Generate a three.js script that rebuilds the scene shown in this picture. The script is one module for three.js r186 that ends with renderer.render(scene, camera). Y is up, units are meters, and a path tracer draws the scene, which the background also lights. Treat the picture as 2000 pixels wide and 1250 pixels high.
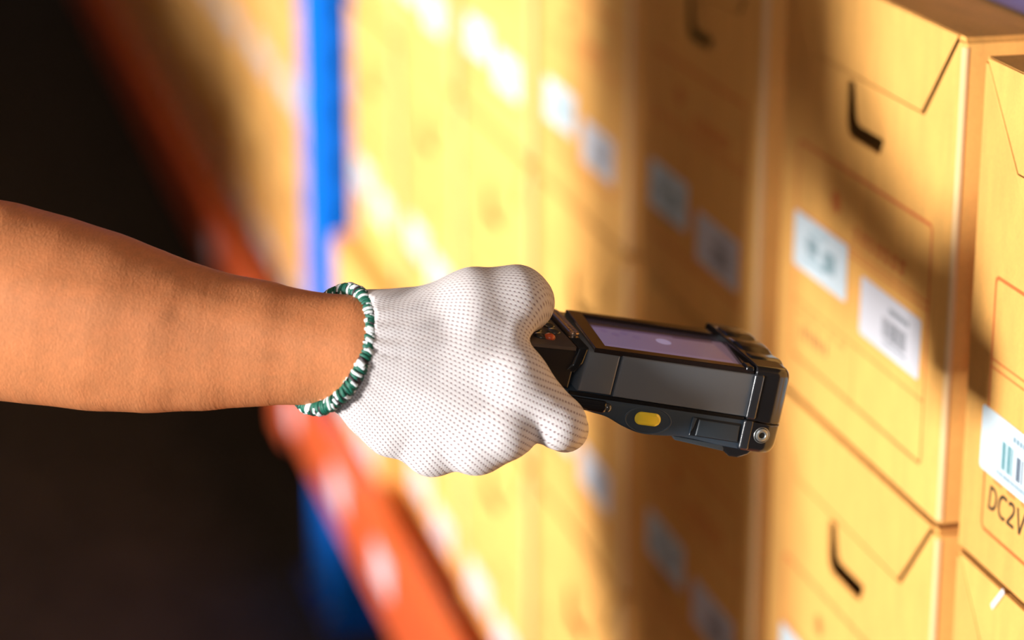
import * as THREE from 'three';
import { RoundedBoxGeometry } from 'three/addons/geometries/RoundedBoxGeometry.js';
import { mergeGeometries, toCreasedNormals } from 'three/addons/utils/BufferGeometryUtils.js';
import { RectAreaLightUniformsLib } from 'three/addons/lights/RectAreaLightUniformsLib.js';
import { Brush, Evaluator, SUBTRACTION } from 'three-bvh-csg';
RectAreaLightUniformsLib.init();

// ------------------------------------------------------------------ camera, light, exposure
const V = (x, y, z) => new THREE.Vector3(x, y, z);
const scene = new THREE.Scene();
scene.background = new THREE.Color(0, 0, 0);
const PITCH = 17.69 * Math.PI / 180, YAW = 14.26 * Math.PI / 180, FOV = 2 * Math.atan(625 / 4912) * 180 / Math.PI;
const camera = new THREE.PerspectiveCamera(FOV, 1.6, 0.05, 120);
const FW = V(Math.sin(YAW) * Math.cos(PITCH), -Math.sin(PITCH), -Math.cos(YAW) * Math.cos(PITCH));
camera.position.set(0, 0, 0);
camera.lookAt(FW);
camera.focus = 1.38;
camera.userData.fStop = 2.9;
scene.add(camera);
const renderer = new THREE.WebGLRenderer({ antialias: true });
renderer.toneMapping = THREE.LinearToneMapping;
renderer.toneMappingExposure = 1.0;
renderer.shadowMap.enabled = true;
renderer.shadowMap.type = THREE.PCFSoftShadowMap;

// the work flood lamp across the aisle: a broad panel, low above the floor, aimed at the boxes
const LAMP = { at: V(-10.2, 0.15, 1.55), aim: V(0.5, -0.5, -1.5), w: 1.8, h: 1.6, power: 262, color: [1.0, 0.97, 0.93] };
// a panel lamp behind the viewpoint: soft frontal fill on the arm, glove and scanner
const PANEL = { at: V(-0.55, 0.6, 1.1), aim: V(0.28, -0.45, -1.3), w: 0.8, h: 0.6, power: 5.5, color: [0.98, 0.97, 1.0] };
// a spot lamp further down the aisle: lights the columns left of the shaded one
const SPOT = { at: V(-4.2, 0.25, -3.25), aim: V(0.62, -0.62, -3.3), angle: 0.28, penumbra: 0.45, power: 68, color: [1.0, 0.97, 0.93] };
// warm ceiling lamps: a weak fill
const HIGHBAY = [[-1.6, 4.6, -2.2], [-1.6, 4.6, -7.5], [-1.6, 4.6, 3.5]];
const CRATES = [[-0.75, 0.58], [-2.0, 0.60], [-3.25, 0.95], [-4.5, 1.05], [-5.75, 1.12], [-7.0, 1.16]];   // z, height
const HIGHBAY_POWER = 6.5, HIGHBAY_COLOR = [1.0, 0.50, 0.17];

// ------------------------------------------------------------------ helpers
let seed = 12345;
const rnd = () => { seed = (seed * 1664525 + 1013904223) >>> 0; return seed / 4294967296; };
const used = new Map();
function numbered(name) { const n = used.get(name) || 0; used.set(name, n + 1); return n ? `${name}_${String(n).padStart(3, '0')}` : name; }
function shadows(o) { o.traverse((m) => { if (m.isMesh) { m.castShadow = true; m.receiveShadow = true; } }); return o; }
function part(name, geometry, material, parent, label) {
  const m = new THREE.Mesh(geometry, material); m.name = name; m.castShadow = m.receiveShadow = true;
  if (label) m.userData.label = label;
  if (parent) parent.add(m);
  return m;
}
function thing(name, label, category, p = [0, 0, 0], group) {
  const g = new THREE.Group(); g.name = numbered(name); g.position.set(...p); g.userData = { label, category };
  if (group) g.userData.group = group;
  scene.add(g); return g;
}
function struct(name, geometry, material) {
  const m = part(name, geometry, material, scene); m.userData.kind = 'structure'; return m;
}
function box(w, h, d, x = 0, y = 0, z = 0, r = 0) {
  const g = r ? new RoundedBoxGeometry(w, h, d, 3, r) : new THREE.BoxGeometry(w, h, d);
  g.translate(x, y, z); return g;
}
const plain = (gs) => gs.map((g) => { const q = g.index ? g.toNonIndexed() : g; for (const k of Object.keys(q.attributes)) if (!['position', 'normal', 'uv'].includes(k)) q.deleteAttribute(k); return q; });
const merge = (gs) => mergeGeometries(plain(gs));
function std(color, roughness = 0.6, extra = {}) { return new THREE.MeshStandardMaterial({ color: Array.isArray(color) ? new THREE.Color().setRGB(...color) : color, roughness, ...extra }); }
function phys(color, roughness = 0.3, extra = {}) { return new THREE.MeshPhysicalMaterial({ color: Array.isArray(color) ? new THREE.Color().setRGB(...color) : color, roughness, ...extra }); }

// value noise that tiles
function makeNoise(n, s) {
  const v = new Float32Array(n * n); let q = s >>> 0;
  for (let i = 0; i < n * n; i++) { q = (q * 1664525 + 1013904223) >>> 0; v[i] = q / 4294967296; }
  return (x, y) => {
    x = ((x % n) + n) % n; y = ((y % n) + n) % n;
    const i = Math.floor(x), j = Math.floor(y), fx = x - i, fy = y - j, sx = fx * fx * (3 - 2 * fx), sy = fy * fy * (3 - 2 * fy), i1 = (i + 1) % n, j1 = (j + 1) % n;
    const a = v[j * n + i], b = v[j * n + i1], c = v[j1 * n + i], d = v[j1 * n + i1];
    return a + (b - a) * sx + (c - a) * sy + (a - b - c + d) * sx * sy;
  };
}
function dataTexture(w, h, f, srgb = true, repeat = true) {
  const d = new Uint8Array(w * h * 4);
  for (let y = 0; y < h; y++) for (let x = 0; x < w; x++) {
    const c = f(x, y), o = (y * w + x) * 4;
    for (let k = 0; k < 3; k++) d[o + k] = Math.max(0, Math.min(255, Math.round(255 * (c.length ? c[k] : c))));
    d[o + 3] = 255;
  }
  const t = new THREE.DataTexture(d, w, h); t.magFilter = THREE.LinearFilter; t.minFilter = THREE.LinearMipmapLinearFilter; t.generateMipmaps = true;
  if (repeat) t.wrapS = t.wrapT = THREE.RepeatWrapping;
  if (srgb) t.colorSpace = THREE.SRGBColorSpace;
  t.needsUpdate = true; return t;
}
function canvasTexture(w, h, draw) {
  const c = document.createElement('canvas'); c.width = w; c.height = h;
  draw(c.getContext('2d'), w, h);
  const t = new THREE.CanvasTexture(c); t.colorSpace = THREE.SRGBColorSpace; t.magFilter = THREE.LinearFilter; return t;
}

// naive surface nets: the zero level of f between lo and hi, cells of size c
function surfaceNets(f, lo, hi, c) {
  const nx = Math.ceil((hi.x - lo.x) / c) + 1, ny = Math.ceil((hi.y - lo.y) / c) + 1, nz = Math.ceil((hi.z - lo.z) / c) + 1;
  const val = new Float32Array(nx * ny * nz), id = new Int32Array(nx * ny * nz).fill(-1), at = (i, j, k) => (k * ny + j) * nx + i;
  for (let k = 0; k < nz; k++) for (let j = 0; j < ny; j++) for (let i = 0; i < nx; i++) val[at(i, j, k)] = f(lo.x + i * c, lo.y + j * c, lo.z + k * c);
  const pos = [], idx = [];
  for (let k = 0; k < nz - 1; k++) for (let j = 0; j < ny - 1; j++) for (let i = 0; i < nx - 1; i++) {
    let sx = 0, sy = 0, sz = 0, n = 0;
    const v = (a, b, d) => val[at(i + a, j + b, k + d)];
    const edge = (a, b, d, axis) => {
      const p = v(a, b, d), q = axis === 0 ? v(a + 1, b, d) : axis === 1 ? v(a, b + 1, d) : v(a, b, d + 1);
      if ((p < 0) === (q < 0)) return;
      const t = p / (p - q); sx += a + (axis === 0 ? t : 0); sy += b + (axis === 1 ? t : 0); sz += d + (axis === 2 ? t : 0); n++;
    };
    for (let a = 0; a < 2; a++) for (let b = 0; b < 2; b++) { edge(0, a, b, 0); edge(a, 0, b, 1); edge(a, b, 0, 2); }
    if (n) { id[at(i, j, k)] = pos.length / 3; pos.push(lo.x + (i + sx / n) * c, lo.y + (j + sy / n) * c, lo.z + (k + sz / n) * c); }
  }
  for (let k = 1; k < nz - 1; k++) for (let j = 1; j < ny - 1; j++) for (let i = 1; i < nx - 1; i++) {
    const p = val[at(i, j, k)] < 0;
    const quad = (a, b, d, e, flip) => { if (a < 0 || b < 0 || d < 0 || e < 0) return; if (flip) idx.push(a, d, b, a, e, d); else idx.push(a, b, d, a, d, e); };
    if (p !== val[at(i + 1, j, k)] < 0) quad(id[at(i, j - 1, k - 1)], id[at(i, j, k - 1)], id[at(i, j, k)], id[at(i, j - 1, k)], !p);
    if (p !== val[at(i, j + 1, k)] < 0) quad(id[at(i - 1, j, k - 1)], id[at(i - 1, j, k)], id[at(i, j, k)], id[at(i, j, k - 1)], !p);
    if (p !== val[at(i, j, k + 1)] < 0) quad(id[at(i - 1, j - 1, k)], id[at(i, j - 1, k)], id[at(i, j, k)], id[at(i - 1, j, k)], !p);
  }
  const nor = new Float32Array(pos.length), e = c * 0.5;
  for (let q = 0; q < pos.length; q += 3) {
    const [x, y, z] = [pos[q], pos[q + 1], pos[q + 2]];
    // pull the vertex onto the surface
    let gx = f(x + e, y, z) - f(x - e, y, z), gy = f(x, y + e, z) - f(x, y - e, z), gz = f(x, y, z + e) - f(x, y, z - e);
    const l = Math.hypot(gx, gy, gz) || 1; gx /= l; gy /= l; gz /= l;
    const d = Math.max(-c * 0.5, Math.min(c * 0.5, f(x, y, z)));
    pos[q] -= gx * d; pos[q + 1] -= gy * d; pos[q + 2] -= gz * d;
    nor[q] = gx; nor[q + 1] = gy; nor[q + 2] = gz;
  }
  const g = new THREE.BufferGeometry();
  g.setAttribute('position', new THREE.Float32BufferAttribute(pos, 3)); g.setAttribute('normal', new THREE.Float32BufferAttribute(nor, 3)); g.setIndex(idx);
  return g;
}
const smin = (a, b, k) => { const h = Math.max(k - Math.abs(a - b), 0) / k; return Math.min(a, b) - h * h * k * 0.25; };
// tapered capsule between two joints, squeezed along z by sq
function cone(p, a, b, ra, rb, sq = 1) {
  const ax = a[0], ay = a[1], az = a[2] / sq, bx = b[0] - ax, by = b[1] - ay, bz = b[2] / sq - az;
  const x = p[0] - ax, y = p[1] - ay, z = p[2] / sq - az;
  const t = Math.max(0, Math.min(1, (x * bx + y * by + z * bz) / (bx * bx + by * by + bz * bz + 1e-12)));
  return (Math.hypot(x - bx * t, y - by * t, z - bz * t) - (ra + (rb - ra) * t)) * Math.min(1, sq);
}

// ------------------------------------------------------------------ textures
const nA = makeNoise(64, 7), nB = makeNoise(64, 99), nC = makeNoise(128, 5);
const kraft = [238, 176, 92];
function kraftNoise(x, y) { return (nA(x * 0.05, y * 0.012) - 0.5) * 0.06 + (nB(x * 0.35, y * 0.35) - 0.5) * 0.05 + (nC(x * 0.9, y * 0.11) - 0.5) * 0.05; }
function drawBoxFace(code) {
  return canvasTexture(2048, 1024, (g, w, h) => {
    g.fillStyle = `rgb(${kraft})`; g.fillRect(0, 0, w, h);
    const im = g.getImageData(0, 0, w, h);
    for (let y = 0; y < h; y++) for (let x = 0; x < w; x++) { const o = (y * w + x) * 4, k = 1 + kraftNoise(x, y); for (let c = 0; c < 3; c++) im.data[o + c] = Math.min(255, kraft[c] * k); }
    g.putImageData(im, 0, 0);
    // left half: the printed front. 1024 px = 300 mm across and high
    const P = 1024 / 300, red = 'rgba(206,80,30,0.72)', soft = 'rgba(206,80,30,0.50)';
    const X = (mm) => (150 + mm) * P, Y = (mm) => mm * P;
    g.strokeStyle = red; g.lineWidth = 2.4 * P;
    const L = -116, R = 118, T = 124, B = 281;
    g.beginPath(); g.roundRect(X(L), Y(T), (R - L) * P, (B - T) * P, 4 * P); g.stroke();
    g.strokeStyle = soft; g.lineWidth = 1.6 * P;
    for (const y of [174, 179, 239]) { g.beginPath(); g.moveTo(X(L), Y(y)); g.lineTo(X(R), Y(y)); g.stroke(); }
    g.beginPath(); g.moveTo(X(0), Y(239)); g.lineTo(X(0), Y(B)); g.stroke();
    g.fillStyle = 'rgba(206,84,34,0.55)';
    g.font = `bold ${13 * P}px sans-serif`; g.textBaseline = 'alphabetic';
    // block of red print between the frame top and the labels
    for (let r = 0; r < 2; r++) for (let i = 0; i < 7; i++) g.fillRect(X(-8 + i * 13), Y(158 + r * 7 - (r ? 1 : 0)), (7 + 4 * nA(i * 3.1, r * 5)) * P, 4.2 * P);
    g.beginPath(); g.arc(X(-42), Y(150), 8 * P, 0, 7); g.fill();
    g.fillStyle = 'rgba(206,84,34,0.35)';
    for (let i = 0; i < 5; i++) g.fillRect(X(-104 + i * 19), Y(244), 12 * P, 4 * P);
    if (code) {
      g.fillStyle = 'rgba(32,24,18,0.88)'; g.font = `bold ${21 * P}px monospace`;
      g.save(); g.translate(X(-110), Y(266)); g.transform(1, 0, -0.12, 1, 0, 0); g.fillText(code, 0, 0); g.restore();
    } else {
      g.fillStyle = 'rgba(60,40,24,0.55)';
      for (let i = 0; i < 6; i++) g.fillRect(X(-98 + i * 9), Y(254), (3 + 3 * nB(i * 2.3, 1)) * P, 10 * P);
    }
  });
}
const texFront = drawBoxFace(null), texFrontCode = drawBoxFace('DC2V3');
const kraftBump = dataTexture(256, 256, (x, y) => 0.5 + 0.25 * Math.sin(x * Math.PI * 2 / 256 * 32) * 0.5 + (nB(x * 0.25, y * 0.25) - 0.5) * 0.5, false);
kraftBump.repeat.set(3, 3);
const cardboard = std('#ffffff', 0.82, { map: texFront, bumpMap: kraftBump, bumpScale: 0.00012 });
const cardboardCode = std('#ffffff', 0.82, { map: texFrontCode, bumpMap: kraftBump, bumpScale: 0.00012 });
const cardboardEdge = std([0.84, 0.55, 0.27], 0.9);

function drawLabel(kind) {
  return canvasTexture(512, 208, (g, w, h) => {
    g.fillStyle = kind === 0 ? '#d2e0e9' : kind === 1 ? '#dcdce5' : '#d2e1ea'; g.fillRect(0, 0, w, h);
    const bars = (x, y, ww, hh, ink) => { g.fillStyle = ink; let q = 3 + kind; for (let i = 0; i < ww;) { q = (q * 73 + 41) % 101; const b = 3 + (q % 3) * 3; g.fillRect(x + i, y, b, hh); i += b + 3 + ((q >> 2) % 3) * 3; } };
    const words = (x, y, n, s, ink) => { g.fillStyle = ink; let q = 5 + y; for (let i = 0, u = x; i < n; i++) { q = (q * 57 + 29) % 97; const l = s * (0.6 + (q % 5) * 0.16); g.fillRect(u, y, l, s * 1.2); u += l + s * 0.4; } };
    if (kind === 0) { bars(120, 66, 110, 66, '#2f6470'); bars(286, 74, 118, 74, '#3a737e'); words(110, 148, 14, 12, '#6f9dab'); words(160, 30, 9, 13, '#86aab6'); }
    else if (kind === 1) { bars(196, 84, 200, 70, '#27323c'); words(250, 40, 8, 15, '#69737d'); words(210, 164, 12, 12, '#8d959e'); }
    else { bars(150, 70, 70, 90, '#2a7d86'); bars(252, 84, 40, 76, '#16304f'); bars(316, 76, 120, 84, '#3f6672'); words(120, 172, 18, 12, '#7f9bab'); words(220, 30, 12, 14, '#7f9bab'); }
  });
}
const labelMats = [0, 1, 2].map((k) => std('#ffffff', 0.45, { map: drawLabel(k) }));

// knitted cotton: one tile is 8 wales x 8 courses
const KN = 256;
function knitHeight(x, y) {
  const u = (x / KN) * 8, v = (y / KN) * 8, cu = u - Math.floor(u), col = Math.floor(u);
  const vv = v + 0.3 * Math.abs(cu - 0.5) * 2 + (Math.round(u) % 2) * 0.5, cv = vv - Math.floor(vv);
  const wale = 0.58 + 0.42 * Math.sin(Math.PI * cu), loop = 0.5 + 0.5 * Math.cos((cv - 0.5) * 2 * Math.PI);
  const edge = Math.min(cu, 1 - cu);                                   // the pit between two wales
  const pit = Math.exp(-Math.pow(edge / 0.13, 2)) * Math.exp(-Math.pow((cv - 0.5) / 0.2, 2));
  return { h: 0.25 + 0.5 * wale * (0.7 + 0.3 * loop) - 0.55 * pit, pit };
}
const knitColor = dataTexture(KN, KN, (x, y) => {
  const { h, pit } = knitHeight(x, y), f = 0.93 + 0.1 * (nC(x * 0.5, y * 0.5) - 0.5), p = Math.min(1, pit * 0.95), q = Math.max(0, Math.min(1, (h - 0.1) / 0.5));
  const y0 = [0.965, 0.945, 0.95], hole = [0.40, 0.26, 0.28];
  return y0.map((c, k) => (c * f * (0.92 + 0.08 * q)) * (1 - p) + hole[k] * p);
});
const knitBump = dataTexture(KN, KN, (x, y) => Math.max(0, knitHeight(x, y).h + 0.05 * nC(x * 0.6, y * 0.6)), false);
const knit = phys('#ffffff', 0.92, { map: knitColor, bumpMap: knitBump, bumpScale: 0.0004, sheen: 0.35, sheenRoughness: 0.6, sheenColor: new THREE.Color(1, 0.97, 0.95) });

const skinColor = dataTexture(512, 512, (x, y) => {
  const n = nA(x * 0.125 / 4 * 2, y * 0.125 / 4 * 2) - 0.5, m = nB(x * 0.25, y * 0.25) - 0.5, s = nC(x * 0.5, y * 0.5) - 0.5, k = 1 + 0.055 * n + 0.04 * m + 0.045 * s;
  return [0.865 * k, 0.55 * (k - 0.02 * n), 0.355 * (k - 0.03 * n)];
});
const skinBump = dataTexture(512, 512, (x, y) => 0.5 + 0.3 * (nC(x * 0.5, y * 0.25) - 0.5) + 0.3 * (nB(x * 0.5, y * 0.5) - 0.5), false);
const skin = phys('#ffffff', 0.52, { map: skinColor, bumpMap: skinBump, bumpScale: 0.00025, specularIntensity: 0.7 });

const floorTex = dataTexture(512, 512, (x, y) => { const k = 0.17 + 0.07 * (nA(x * 0.125, y * 0.125) - 0.5) + 0.06 * (nB(x * 0.5, y * 0.5) - 0.5); return [k * 1.06, k * 0.96, k * 0.9]; });
floorTex.repeat.set(12, 12);

// ------------------------------------------------------------------ the hall
const FLOOR = -1.60;
{
  const concrete = std('#ffffff', 0.85, { map: floorTex });
  struct('floor', box(30, 0.2, 34, 1, FLOOR - 0.1, -5), concrete);
  const wallMat = std([0.10, 0.09, 0.085], 0.9);
  struct('ceiling', box(30, 0.2, 34, 1, 5.6, -5), wallMat);
  struct('wall_left', box(0.2, 7.4, 34, -14.1, 2, -5), wallMat);
  struct('wall_right', box(0.2, 7.4, 34, 16.1, 2, -5), wallMat);
  struct('wall_back', box(30.4, 7.4, 0.2, 1, 2, -22.1), wallMat);
  struct('wall_front', box(30.4, 7.4, 0.2, 1, 2, 12.1), wallMat);
}

// ------------------------------------------------------------------ cardboard boxes on the rack
// U: the distance from the camera's vertical to the plane of the box fronts; the wall of boxes is measured in it
const U = 0.62, BW = 0.485 * U, BD = 0.40, T = 0.0013;
const csg = new Evaluator(); csg.attributes = ['position', 'normal', 'uv']; csg.useGroups = false;
const HOLE = { l: -0.030, r: 0.036, t: 0.062, b: 0.100 };   // across z from the middle, down from the top
function roundRect(x0, y0, x1, y1, r) {
  const s = new THREE.Shape();
  s.moveTo(x0 + r, y0); s.lineTo(x1 - r, y0); s.absarc(x1 - r, y0 + r, r, -Math.PI / 2, 0); s.lineTo(x1, y1 - r); s.absarc(x1 - r, y1 - r, r, 0, Math.PI / 2);
  s.lineTo(x0 + r, y1); s.absarc(x0 + r, y1 - r, r, Math.PI / 2, Math.PI); s.lineTo(x0, y0 + r); s.absarc(x0 + r, y0 + r, r, Math.PI, Math.PI * 1.5);
  return s;
}
// a shape in (z, y) on the front plane, pushed outwards by t from x
function facing(shape, x, t, bevel = 0) {
  const g = new THREE.ExtrudeGeometry(shape, { depth: t - 2 * bevel, bevelEnabled: bevel > 0, bevelSize: bevel, bevelThickness: bevel, bevelSegments: 2, curveSegments: 8 });
  g.translate(0, 0, bevel); g.rotateY(-Math.PI / 2); // shape x -> z, depth -> -x
  g.translate(x, 0, 0); return g;
}
function boxUV(g, h) {
  const p = g.attributes.position, n = g.attributes.normal, uv = new Float32Array(p.count * 2);
  for (let i = 0; i < p.count; i++) {
    const x = p.getX(i), y = p.getY(i), z = p.getZ(i);
    if (n.getX(i) < -0.55 && x < 0.012) { uv[2 * i] = 0.5 * (z + 0.15) / 0.3; uv[2 * i + 1] = 1 - (h - y) / 0.3; }
    else if (Math.abs(n.getY(i)) > 0.7) { uv[2 * i] = 0.5 + 0.5 * (0.05 + (x % 0.4) / 0.5); uv[2 * i + 1] = (z + 0.16) / 0.34; }
    else { uv[2 * i] = 0.5 + 0.5 * (0.05 + Math.min(0.9, Math.abs(Math.abs(n.getZ(i)) > 0.5 ? x : z + 0.16) / 0.45)); uv[2 * i + 1] = Math.max(0, y / 0.36); }
    uv[2 * i] = Math.min(0.999, Math.max(0.001, uv[2 * i]));
  }
  g.setAttribute('uv', new THREE.BufferAttribute(uv, 2)); return g;
}
const FLAP = 0.094 * U;
function boxShapes(h) {
  const w = BW / 2;
  const foot = roundRect(0, -w, BD, w, 0.0045); foot.holes.push(roundRect(T, -w + T, BD - T, w - T, 0.002));
  let shell = new THREE.ExtrudeGeometry(foot, { depth: h - 0.0035, bevelEnabled: false, curveSegments: 6 });
  shell.rotateX(-Math.PI / 2); shell.scale(1, 1, -1);
  { const ix = shell.index; if (!ix) { const p = shell.attributes; for (const k of ['position', 'normal', 'uv']) { const a = p[k], s = a.itemSize, d = a.array; for (let i = 0; i < a.count; i += 3) for (let c = 0; c < s; c++) { const q = d[(i + 1) * s + c]; d[(i + 1) * s + c] = d[(i + 2) * s + c]; d[(i + 2) * s + c] = q; } } } }
  shell.computeVertexNormals();
  const cutter = (g) => { const b = new Brush(g); b.updateMatrixWorld(); return b; };
  let b = cutter(shell);
  const hs = new THREE.Shape();
  hs.moveTo(HOLE.l, h - HOLE.t); hs.lineTo(HOLE.l, h - HOLE.b + 0.012); hs.quadraticCurveTo(HOLE.l, h - HOLE.b, HOLE.l + 0.012, h - HOLE.b); hs.lineTo(HOLE.r - 0.006, h - HOLE.b); hs.lineTo(HOLE.r, h - HOLE.b + 0.012); hs.lineTo(HOLE.r - 0.008, h - HOLE.t);
  b = csg.evaluate(b, cutter(facing(hs, 0.02, 0.04)), SUBTRACTION);
  const tr = new THREE.Shape(); const g = 0.0058;
  const OE = 0.053, OT = 0.0045, up = 0.01, lean = (OE - OT) / FLAP * up;
  tr.moveTo(-w + OT - lean, h + up); tr.lineTo(-w + OE, h - FLAP); tr.lineTo(w - OE, h - FLAP); tr.lineTo(w - OT + lean, h + up);
  b = csg.evaluate(b, cutter(facing(tr, 0.02, 0.04)), SUBTRACTION);
  const body = boxUV(toCreasedNormals(b.geometry.index ? b.geometry.toNonIndexed() : b.geometry, 0.6), h);
  const fl = new THREE.Shape();
  fl.moveTo(-w + OT + 0.0012, h - 0.0005); fl.lineTo(-w + OE + 0.0012, h - FLAP + 0.0012); fl.lineTo(w - OE - g, h - FLAP + 0.0012); fl.lineTo(w - OT - g, h - 0.0005);
  const flap = boxUV(facing(fl, T, T - 0.0001, 0.0003), h);
  const hf = new THREE.Shape(), m = 0.0085;
  hf.moveTo(HOLE.l + m, h - HOLE.t + 0.001); hf.lineTo(HOLE.l + m, h - HOLE.b + 0.012 + m * 0.4); hf.quadraticCurveTo(HOLE.l + m, h - HOLE.b + m, HOLE.l + m + 0.008, h - HOLE.b + m); hf.lineTo(HOLE.r - 0.0065, h - HOLE.b + m); hf.lineTo(HOLE.r - 0.001, h - HOLE.b + 0.014); hf.lineTo(HOLE.r - 0.009, h - HOLE.t + 0.001);
  const handle = facing(hf, T, T - 0.0004, 0.0004);
  handle.translate(0, -(h - HOLE.t), 0); handle.rotateZ(0.10); handle.translate(0.001, h - HOLE.t, 0); boxUV(handle, h);
  const lid = boxUV(box(BD - 0.004, 0.0034, BW - 0.004, BD / 2, h - 0.0018, 0), h), floorPanel = boxUV(box(BD - 0.008, 0.003, BW - 0.008, BD / 2, 0.0016, 0), h);
  const er = 0.0030, eg = new THREE.CylinderGeometry(er, er, h - 0.008, 10, 1, false); eg.translate(er - 0.0003, (h - 0.004) / 2, w - er + 0.0003);
  return { body, flap, handle, lid, floorPanel, edge: eg };
}
const shapesFor = new Map();
function labelGeometry() {
  const w = 0.100, h = 0.040, g = facing(roundRect(-w / 2, -h / 2, w / 2, h / 2, 0.003), 0, 0.0004), p = g.attributes.position, uv = g.attributes.uv;
  for (let i = 0; i < p.count; i++) uv.setXY(i, (p.getZ(i) + w / 2) / w, (p.getY(i) + h / 2) / h);
  return g;
}
const labelGeo = labelGeometry();
function makeBox(h, coded) {
  const key = h.toFixed(4);
  if (!shapesFor.has(key)) shapesFor.set(key, boxShapes(h));
  const s = shapesFor.get(key), m = coded ? cardboardCode : cardboard, g = new THREE.Group();
  part('box_body', s.body, m, g); part('bottom_panel', s.floorPanel, m, g); part('lid', s.lid, m, g); part('lid_flap', s.flap, m, g); part('handle_flap', s.handle, m, g);
  part('corner_edge', s.edge, cardboardEdge, g, 'pale scuffed corner of the cardboard');
  return g;
}
const GROUP = 'cardboard boxes stacked along the rack';
const protos = new Map();
function placeBox(zc, top, bottom, opt) {
  const h = (top - bottom) * U - 0.003, key = h.toFixed(4) + !!opt.code;
  let g;
  if (!protos.has(key)) { g = makeBox(h, opt.code); protos.set(key, g); g = g.clone(); } else g = protos.get(key).clone();
  g.name = numbered('cardboard_box'); g.userData = { label: opt.label, category: 'box', group: GROUP };
  const jig = opt.still ? 0 : 1;
  g.position.set(U + (opt.push || 0) + jig * (rnd() - 0.5) * 0.006, bottom * U, zc * U + jig * (rnd() - 0.5) * 0.006);
  g.rotation.y = jig * (rnd() - 0.5) * 0.012;
  for (const [dz, y, k] of opt.labels) {   // in U: along from the middle, height in the wall
    const l = part('address_label', labelGeo, labelMats[k], g, ['white sticker with two small barcodes', 'white sticker with one barcode', 'white sticker with a wide barcode'][k]);
    l.position.set(-0.0002, (y - bottom) * U, dz * U); l.rotation.x = (rnd() - 0.5) * 0.02;
  }
  if (opt.scrap) { const m = part('tape_scrap', box(0.0006, 0.0035, 0.022, 0, 0, 0, 0.0002), std([0.85, 0.84, 0.86], 0.5), g, 'torn white scrap of tape'); m.position.set(-0.001, h - 0.0065, -0.086); m.rotation.x = -0.85; }
  scene.add(g); return g;
}
const C0 = -2.426, PITCHZ = 0.545, col = (n) => (n < 0 ? -1.897 : C0 - PITCHZ * n);   // column 0 stands behind the scanner's tip, column -1 to its right
{
  const rows = (n) => (n <= 0 ? [[-0.467, -0.9705], [-0.9735, -1.497], [-1.5, -2.04]] : [[-0.467, -0.990], [-0.993, -1.515], [-1.518, -2.04]]);
  const rowName = ['top row', 'second row', 'bottom row'];
  const colName = {
    '-1': 'in the column cut by the right frame edge', 0: 'in the column beside the scanner tip, second column from the right', 1: 'in the shaded column, third from the right',
    2: 'in the first bright column left of the shaded one', 3: 'in the second bright column left of the shaded one', 4: 'in the third bright column left of the shaded one', 5: 'in the column just right of the blue upright',
  };
  for (let n = -1; n <= 5; n++) rows(n).forEach(([t, b], r) => {
    if (n === -1) { if (r === 0) t -= 0.008; }
    const far = n >= 1, ly = far ? [-0.86, -1.37, -1.89][r] : r === 0 ? -0.789 : t - 0.33;
    let labels = [[-0.108, ly + 0.004, 0], [0.096, ly - 0.017, 1]], text;
    if (n === 0 && r === 0) text = 'cardboard box with two white barcode labels directly behind the scanner tip, top row';
    else if (n === -1 && r === 0) { text = 'cardboard box stamped with a black code below its label, at the right frame edge'; labels = [[-0.137 + 0.02, -0.842, 2], [0.1, -0.85, 1]]; }
    else text = `cardboard box ${colName[n]}, ${rowName[r]}`;
    const push = n === 5 && r === 2 ? -0.031 : 0;
    placeBox(n === 5 ? (r === 2 ? -5.098 : -5.12) : col(n), t, b, { label: text, labels, code: n === -1 && r === 0, still: n <= 0, push, scrap: n === -1 && r === 1 });
  });
  const nth = ['first', 'second', 'third', 'fourth', 'fifth', 'sixth', 'seventh', 'eighth', 'ninth', 'tenth', 'eleventh', 'twelfth'];
  for (let n = 0; n < 12; n++) for (let r = 1; r < 3; r++) {
    const [t, b] = rows(3)[r];
    placeBox(-6.16 - PITCHZ * n, t, b, { label: `blurred cardboard box in the ${nth[n]} column beyond the blue upright, ${r === 1 ? 'upper' : 'lower'} row in view`, labels: [[-0.108, r === 1 ? -1.39 : -1.93, 0], [0.096, r === 1 ? -1.40 : -1.94, 1]] });
  }
}

{
  const t = thing('plastic_pack', 'violet plastic-wrapped pack lying on the top box at the upper right corner', 'package', [0.672, -0.467 * U - 0.0028, -1.50]);
  part('wrapped_body', box(0.27, 0.05, 0.25, 0.138, 0.0255, 0, 0.012), phys([0.075, 0.062, 0.14], 0.4), t);
  part('wrap_seam', box(0.27, 0.0016, 0.012, 0.138, 0.0516, -0.02, 0.0006), phys([0.2, 0.17, 0.36], 0.3), t);
}

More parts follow.
